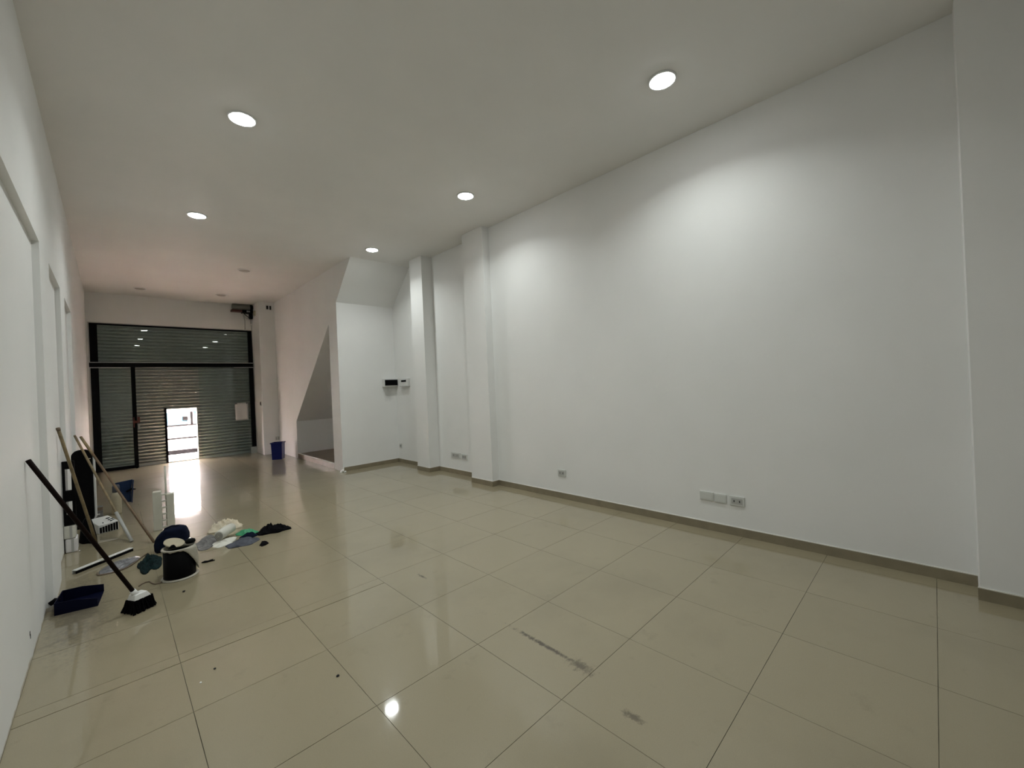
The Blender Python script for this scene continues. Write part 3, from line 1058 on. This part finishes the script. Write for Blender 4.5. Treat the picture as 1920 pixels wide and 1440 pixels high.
# ---- white slotted appliance, little box, beige canister
t = thing('slotted_box', 'white plastic box with dark holes and black slotted side on the floor', 'box', (-0.100, 6.60, 0), 0.30)
bm = bmesh.new()
lo = [(-0.085, -0.13), (0.090, -0.13), (0.090, 0.17), (-0.085, 0.17)]
A = [bm.verts.new((x, y, 0.0)) for x, y in lo]
zt = (0.095, 0.105, 0.13, 0.125)
B = [bm.verts.new((x * 0.95, y * 0.95, q)) for (x, y), q in zip(lo, zt)]
bm.faces.new(A[::-1]); bm.faces.new(B)
for i in range(4):
    j = (i + 1) % 4
    bm.faces.new((A[i], A[j], B[j], B[i]))
obj('shell', bm, 'white_plastic', t, bevel=0.006)
for i in range(7):
    x = -0.072 + i * 0.0225
    box('slot', x, x + 0.016, -0.134, -0.122, 0.008, 0.068 + 0.004 * i, 'black', t)
for (x, y, r) in ((0.040, -0.02, 0.012), (0.050, 0.05, 0.018), (0.066, -0.05, 0.010), (0.040, -0.075, 0.010), (0.070, 0.0, 0.013), (-0.03, -0.08, 0.006)):
    zz = 0.1005 + (y + 0.13) * 0.083 + x * 0.02
    lathe('hole', [(0, 0.006), (r, 0.006), (r, -0.004)], 'hole', t, c=(x, y, zz), seg=14, smooth=False)
t = thing('small_carton', 'small brown grey carton behind the white slotted box', 'box', (-0.165, 7.10, 0))
box('body', -0.055, 0.055, -0.05, 0.05, 0, 0.19, 'greycloth', t, bevel=0.004)
box('flap', -0.055, 0.055, -0.056, -0.051, 0.15, 0.19, 'cord', t)
box('label_strip', -0.03, 0.03, -0.0535, -0.051, 0.10, 0.115, 'plate', t)
t = thing('beige_canister', 'beige plastic canister with grey lid standing behind the sticks', 'canister', (0.012, 7.42, 0))
lathe('body', [(0.0, 0.0), (0.046, 0.0), (0.050, 0.02), (0.050, 0.22), (0.044, 0.26), (0.030, 0.285), (0.0, 0.285)], 'beige', t, seg=24)
lathe('lid', [(0.036, 0.283), (0.036, 0.355), (0.030, 0.375), (0.0, 0.375)], 'bluegrey', t, seg=24)

# ---- white slatted crate
t = thing('slatted_crate', 'white slatted crate standing on end beside the bright floor reflection', 'crate', (0.392, 6.10, 0), -0.12)
box('side_board', -0.092, -0.018, -0.05, 0.05, 0, 0.425, 'crate', t, bevel=0.004)
box('side_board', 0.024, 0.090, -0.05, 0.05, 0, 0.385, 'crate', t, bevel=0.004)
for i in range(6):
    z = 0.02 + i * 0.072
    box('slat', -0.018, 0.024, -0.050, -0.034, z, z + 0.016, 'crate', t)

# ---- white channel bar, film pack, cord, netting
a, b = Vector((-0.268, 5.150, 0)), Vector((0.098, 5.470, 0))
t = thing('channel_bar', 'long white plastic bar lying on the floor under the broom handle', 'bar', (a + b) / 2, math.atan2((b - a).y, (b - a).x))
L = (b - a).length / 2
box('top_face', -L, L, -0.020, 0.020, 0.024, 0.032, 'white_plastic', t, bevel=0.002)
box('flange', -L, L, -0.020, -0.014, 0.0, 0.024, 'black', t)  # white bar's shaded near side, put into the colour as black
box('flange', -L, L, 0.014, 0.020, 0.0, 0.024, 'white_plastic', t)
o = box('joint_sleeve', -0.045, -0.005, -0.022, 0.022, 0.022, 0.035, 'crate', t, bevel=0.002)
t = crumple('plastic_pack', (0.010, 5.08, 0), 0.190, 0.095, 0.040, 'greyfilm', seed=11, rot=0.90, freq=26, fold=0.7, edge=0.2)
tag(t, 'grey crumpled plastic pack beside the white bar on the floor', 'pack')
pts = [(-0.125, 5.00, .006), (-0.12, 4.93, .006), (-0.07, 4.90, .007), (-0.02, 4.90, .006), (0.05, 4.93, .007), (0.11, 5.03, .006), (0.165, 5.16, .007), (0.21, 5.24, .006)]
bm = bmesh.new()
cc = [Vector(p) for p in pts]
sm = []
for i in range(len(cc) - 1):
    p0, p1, p2, p3 = cc[max(i - 1, 0)], cc[i], cc[i + 1], cc[min(i + 2, len(cc) - 1)]
    for k in range(5):
        u = k / 5
        sm.append(0.5 * ((2 * p1) + (-p0 + p2) * u + (2 * p0 - 5 * p1 + 4 * p2 - p3) * u * u + (-p0 + 3 * p1 - 3 * p2 + p3) * u ** 3))
bm_tube(bm, sm, 0.005, 6)
o = obj('tan_cord', bm, 'cord', smooth=True)
tag(o, 'tan cord looped around the front of the grey plastic pack', 'cord')
t = crumple('green_netting', (0.200, 4.90, 0), 0.070, 0.25, 0.07, 'teal', seed=21, rot=-0.05, freq=34, fold=0.75, edge=0.6)
tag(t, 'dark teal netting bundle on the floor left of the black bucket', 'netting')

# ---- black bucket with white bag
t = thing('black_bucket', 'black bucket with white plastic bag liner standing on the floor', 'bucket', (0.362, 4.352, 0))
lathe('body', [(0.0, 0.0), (0.104, 0.0), (0.106, 0.01), (0.103, 0.238), (0.099, 0.238), (0.099, 0.012), (0.0, 0.012)], 'black', t, seg=32)
lathe('base_ring', [(0.104, 0.0), (0.122, 0.0), (0.124, 0.006), (0.106, 0.012)], 'liner', t, seg=32)
bm = bmesh.new()
n = 40
rows = []
for j in range(9):
    row = []
    for k in range(n):
        a = 2 * math.pi * k / n
        side = max(0.0, math.cos(a - 0.15)) ** 1.5          # hangs down on the right
        drop = 0.014 + 0.205 * side + 0.012 * noise.noise(Vector((k * .9, 1.3, 0)))
        u = j / 8
        if j <= 2:
            r = 0.088 + 0.014 * j / 2
            zz = 0.210 + 0.034 * j / 2
        else:
            q = (j - 2) / 6
            r = 0.107 + 0.006 * math.sin(q * 3) + (0.014 * side * q) + 0.005 * noise.noise(Vector((k * 0.7, j * .5, 2)))
            zz = 0.246 - drop * q
        row.append(bm.verts.new((r * math.cos(a), r * math.sin(a), zz)))
    rows.append(row)
for A, B in zip(rows, rows[1:]):
    for k in range(n):
        bm.faces.new((A[k], A[(k + 1) % n], B[(k + 1) % n], B[k]))
o = obj('bag_liner', bm, 'liner', t, smooth=True)
md = o.modifiers.new('solid', 'SOLIDIFY'); md.thickness = 0.0015
# things in the bucket
t = thing('plastic_plate', 'pale plastic plate slanting out of the black bucket', 'plate', (0.335, 4.41, 0.258))
bm = bmesh.new()
bm_lathe(bm, [(0.0, 0.0), (0.064, 0.0), (0.070, 0.006), (0.070, 0.014), (0.062, 0.012), (0.0, 0.010)], seg=32)
bmesh.ops.rotate(bm, verts=bm.verts, cent=(0, 0, 0), matrix=Matrix.Rotation(math.radians(16), 3, 'X') @ Matrix.Rotation(math.radians(14), 3, 'Y'))
obj('disc', bm, 'beige', t, smooth=True)
bm = bmesh.new()
bm_prism(bm, [(-0.045, -0.012), (0.010, -0.012), (-0.004, 0.012), (-0.020, 0.012)], 'y', -0.085, -0.066)
obj('tab', bm, 'black', t)
t = thing('black_ball', 'shiny black ball lying on the rim of the black bucket', 'ball', (0.437, 4.36, 0.250))
lathe('body', [(0.0, 0.0), (0.030, 0.0), (0.036, 0.010), (0.032, 0.026), (0.016, 0.034), (0.0, 0.034)], 'black', t, seg=20)
lathe('cap', [(0.0, 0.033), (0.014, 0.034), (0.010, 0.042), (0.0, 0.043)], 'chrome', t, seg=16)

# ---- navy bag
t = thing('navy_bag', 'navy rounded bag standing behind the black bucket', 'bag', (0.385, 5.20, 0), -0.25)
bm = bmesh.new()
bm_prism(bm, [(-0.125, 0.0), (0.125, 0.0), (0.128, 0.12), (0.105, 0.195), (0.05, 0.212), (-0.05, 0.195), (-0.112, 0.15), (-0.128, 0.08)], 'y', -0.08, 0.08)
obj('body', bm, 'navycloth', t, bevel=0.025, smooth=True)
tube('handle', [(-0.06, 0, 0.18), (-0.05, 0, 0.205), (0.0, 0, 0.222), (0.05, 0, 0.218), (0.06, 0, 0.195)], 0.007, 'navycloth', t, 8)

# ---- cloths and rags
def rag(name, label, cat, c, rx, ry, h, m, seed, rot, **k):
    o = crumple(name, c, rx, ry, h, m, seed=seed, rot=rot, **k)
    tag(o, label, cat)
    return o


rag('cotton_rag', 'cream crumpled cotton rag, largest of the floor rags', 'rag', (0.855, 5.52, 0), 0.165, 0.175, 0.115, 'cream', 31, 0.2, freq=17, fold=0.8, edge=0.6)
rag('grey_cloth', 'grey striped cloth between the bucket and the cloth roll', 'cloth', (0.640, 5.10, 0), 0.085, 0.24, 0.035, 'greycloth', 33, -0.2, freq=20, fold=0.8)
rag('green_sheet', 'bright green plastic sheet among the rags', 'sheet', (0.985, 5.12, 0), 0.085, 0.115, 0.045, 'green', 35, 0.3, freq=12)
rag('blue_grey_cloth', 'blue grey folded cloth in front of the green sheet', 'cloth', (0.885, 4.80, 0), 0.135, 0.115, 0.055, 'bluegrey', 37, 0.15, freq=11, fold=0.5)
rag('navy_rag', 'small navy rag lying on the blue grey cloth', 'rag', (0.955, 4.87, 0.030), 0.085, 0.055, 0.050, 'navycloth', 39, 0.1, freq=16)
rag('black_garment', 'black garment stretched out at the right end of the rags', 'garment', (1.175, 4.96, 0), 0.175, 0.085, 0.105, 'blackcloth', 41, -0.45, freq=16, fold=0.75, edge=0.6)
rag('black_lump', 'small black lump on the floor before the black garment', 'debris', (1.02, 4.59, 0), 0.040, 0.040, 0.045, 'blackcloth', 43, 0.0, freq=30)
rag('white_bag', 'white crumpled plastic bag beneath the cloth roll', 'bag', (0.760, 4.97, 0), 0.125, 0.085, 0.05, 'whitebag', 45, 0.75, freq=14, fold=0.6)
t = thing('cloth_roll', 'off-white rolled cloth with its round end facing the viewer', 'roll', (0.79, 5.08, 0.078), 0.95)
bm = bmesh.new()
bm_tube(bm, [(-0.115, 0, 0), (-0.11, 0, 0), (0.0, 0, 0.006), (0.12, 0, 0.0), (0.125, 0, 0)], [0.040, 0.045, 0.047, 0.046, 0.036], 22)
obj('roll', bm, 'whitebag', t, smooth=True)
bm = bmesh.new()
sp = []
for i in range(46):
    a = i * 0.42
    r = 0.006 + 0.033 * i / 45
    sp.append((-0.117, r * math.cos(a), r * math.sin(a)))
bm_tube(bm, sp, 0.0022, 5)
obj('spiral_edge', bm, 'greycloth', t, smooth=True)

# ---- small litter
tw = [(0.112, 4.372, .005), (0.130, 4.405, .005), (0.155, 4.418, .006), (0.178, 4.408, .006), (0.190, 4.350, .005), (0.205, 4.315, .005), (0.232, 4.30, .006), (0.248, 4.33, .005)]
tube('wire_scrap', tw, 0.004, 'cord')
tag(bpy.data.objects['wire_scrap'], 'thin curled wire scrap on the tiles before the bucket', 'wire')
t = thing('pliers', 'small dark pliers on the tiles right of the bucket', 'pliers', (0.568, 4.515, 0.006), -0.35)
tube('handle', [(0.0, 0, 0), (0.025, 0.008, 0), (0.05, 0.006, 0)], [0.006, 0.006, 0.004], 'black', t, 8)
tube('handle', [(0.0, 0, 0.002), (0.022, 0.020, 0.002), (0.03, 0.030, 0.002)], [0.006, 0.006, 0.004], 'black', t, 8)
tube('jaw', [(0.004, 0, 0), (-0.022, 0.0, 0.002), (-0.045, 0.0, 0)], [0.008, 0.010, 0.004], 'black', t, 8)
for (x, y, s, m, lab) in ((0.346, 3.976, 0.010, 'hole', 'dark crumb on the tiles in front of the bucket'),
                          (0.353, 2.721, 0.007, 'hole', 'dark crumb on the tiles near the long dark joint'),
                          (0.283, 2.647, 0.006, 'plaster', 'pale crumb on the tiles near the long dark joint'),
                          (0.785, 2.165, 0.008, 'hole', 'dark crumb alone on a tile near the bottom of view')):
    bm = bmesh.new()
    bmesh.ops.create_icosphere(bm, subdivisions=1, radius=s)
    for v in bm.verts:
        v.co *= 1 + random.uniform(-.35, .35)
        v.co.z *= 0.6
    o = obj('floor_crumb', bm, m)
    o.location = (x, y, s * 0.5)
    tag(o, lab, 'debris')


# ================================================================== CAR OUTSIDE
car = thing('parked_car', 'white car parked in the street, seen through the wicket', 'car', (1.0, 14.5, -0.30))
prof = [(-2.05, 0.32), (-2.10, 0.55), (-2.0, 0.80), (-1.15, 0.95), (-0.95, 0.985), (1.45, 1.02), (1.95, 0.97), (2.10, 0.75), (2.08, 0.35), (1.75, 0.27), (-1.7, 0.27)]
bm = bmesh.new()
bm_prism(bm, prof, 'y', 0.0, 1.70)
obj('body', bm, 'carpaint', car, bevel=0.05)
rf = [(-1.02, 0.98), (-0.25, 1.42), (0.25, 1.47), (1.05, 1.44), (1.62, 1.02)]
bm = bmesh.new()
A = [bm.verts.new((x, 0.02 + max(0, (z - 1.0)) * 0.30, z)) for x, z in rf]
B = [bm.verts.new((x, 1.68 - max(0, (z - 1.0)) * 0.30, z)) for x, z in rf]
bm.faces.new(A); bm.faces.new(B[::-1])
for i in range(5):
    j = (i + 1) % 5
    bm.faces.new((A[j], A[i], B[i], B[j]))
bmesh.ops.recalc_face_normals(bm, faces=bm.faces)
obj('cabin', bm, 'carpaint', car, bevel=0.02)


def side_pane(pts):
    bm = bmesh.new()
    A = [bm.verts.new((x, 0.012 + max(0, (z - 1.0)) * 0.30, z)) for x, z in pts]
    B = [bm.verts.new((x, 0.030 + max(0, (z - 1.0)) * 0.30, z)) for x, z in pts]
    bm.faces.new(A); bm.faces.new(B[::-1])
    n = len(pts)
    for i in range(n):
        j = (i + 1) % n
        bm.faces.new((A[j], A[i], B[i], B[j]))
    bmesh.ops.recalc_face_normals(bm, faces=bm.faces)
    return obj('side_window', bm, 'carglass', car)


side_pane([(-0.80, 1.045), (-0.20, 1.375), (0.47, 1.40), (0.52, 1.045)])
side_pane([(0.68, 1.045), (0.65, 1.40), (1.02, 1.38), (1.42, 1.06)])
box('pillar_strip', 0.575, 0.63, 0.035, 0.09, 1.03, 1.39, 'black', car)
box('window_sill', -0.85, 1.45, -0.012, 0.005, 1.005, 1.045, 'black', car)
box('door_moulding', -0.9, 1.4, -0.016, 0.002, 0.650, 0.695, 'black', car)
box('door_seam', 0.59, 0.60, -0.003, 0.002, 0.32, 1.0, 'black', car)
box('shadow_strip', -1.2, 1.3, -0.006, 0.02, 0.24, 0.36, 'black', car)  # black strip painted in for the shadow band beneath the car
t = box('wing_mirror', 0.40, 0.52, 0.0, 0.05, 1.15, 1.27, 'black', car, bevel=0.02)
for x in (-1.35, 1.35):
    bm = bmesh.new()
    bm_tube(bm, [(x, -0.015, 0.31), (x, 0.20, 0.31)], 0.31, 24)
    w = obj('wheel', bm, 'tyre', car, bevel=0.02)
    bm = bmesh.new()
    bm_tube(bm, [(x, -0.024, 0.31), (x, -0.010, 0.31)], 0.20, 20)
    obj('hubcap', bm, 'alu', w)
    bm = bmesh.new()
    bm_tube(bm, [(x, 1.50, 0.31), (x, 1.715, 0.31)], 0.31, 24)
    obj('wheel', bm, 'tyre', car, bevel=0.02)
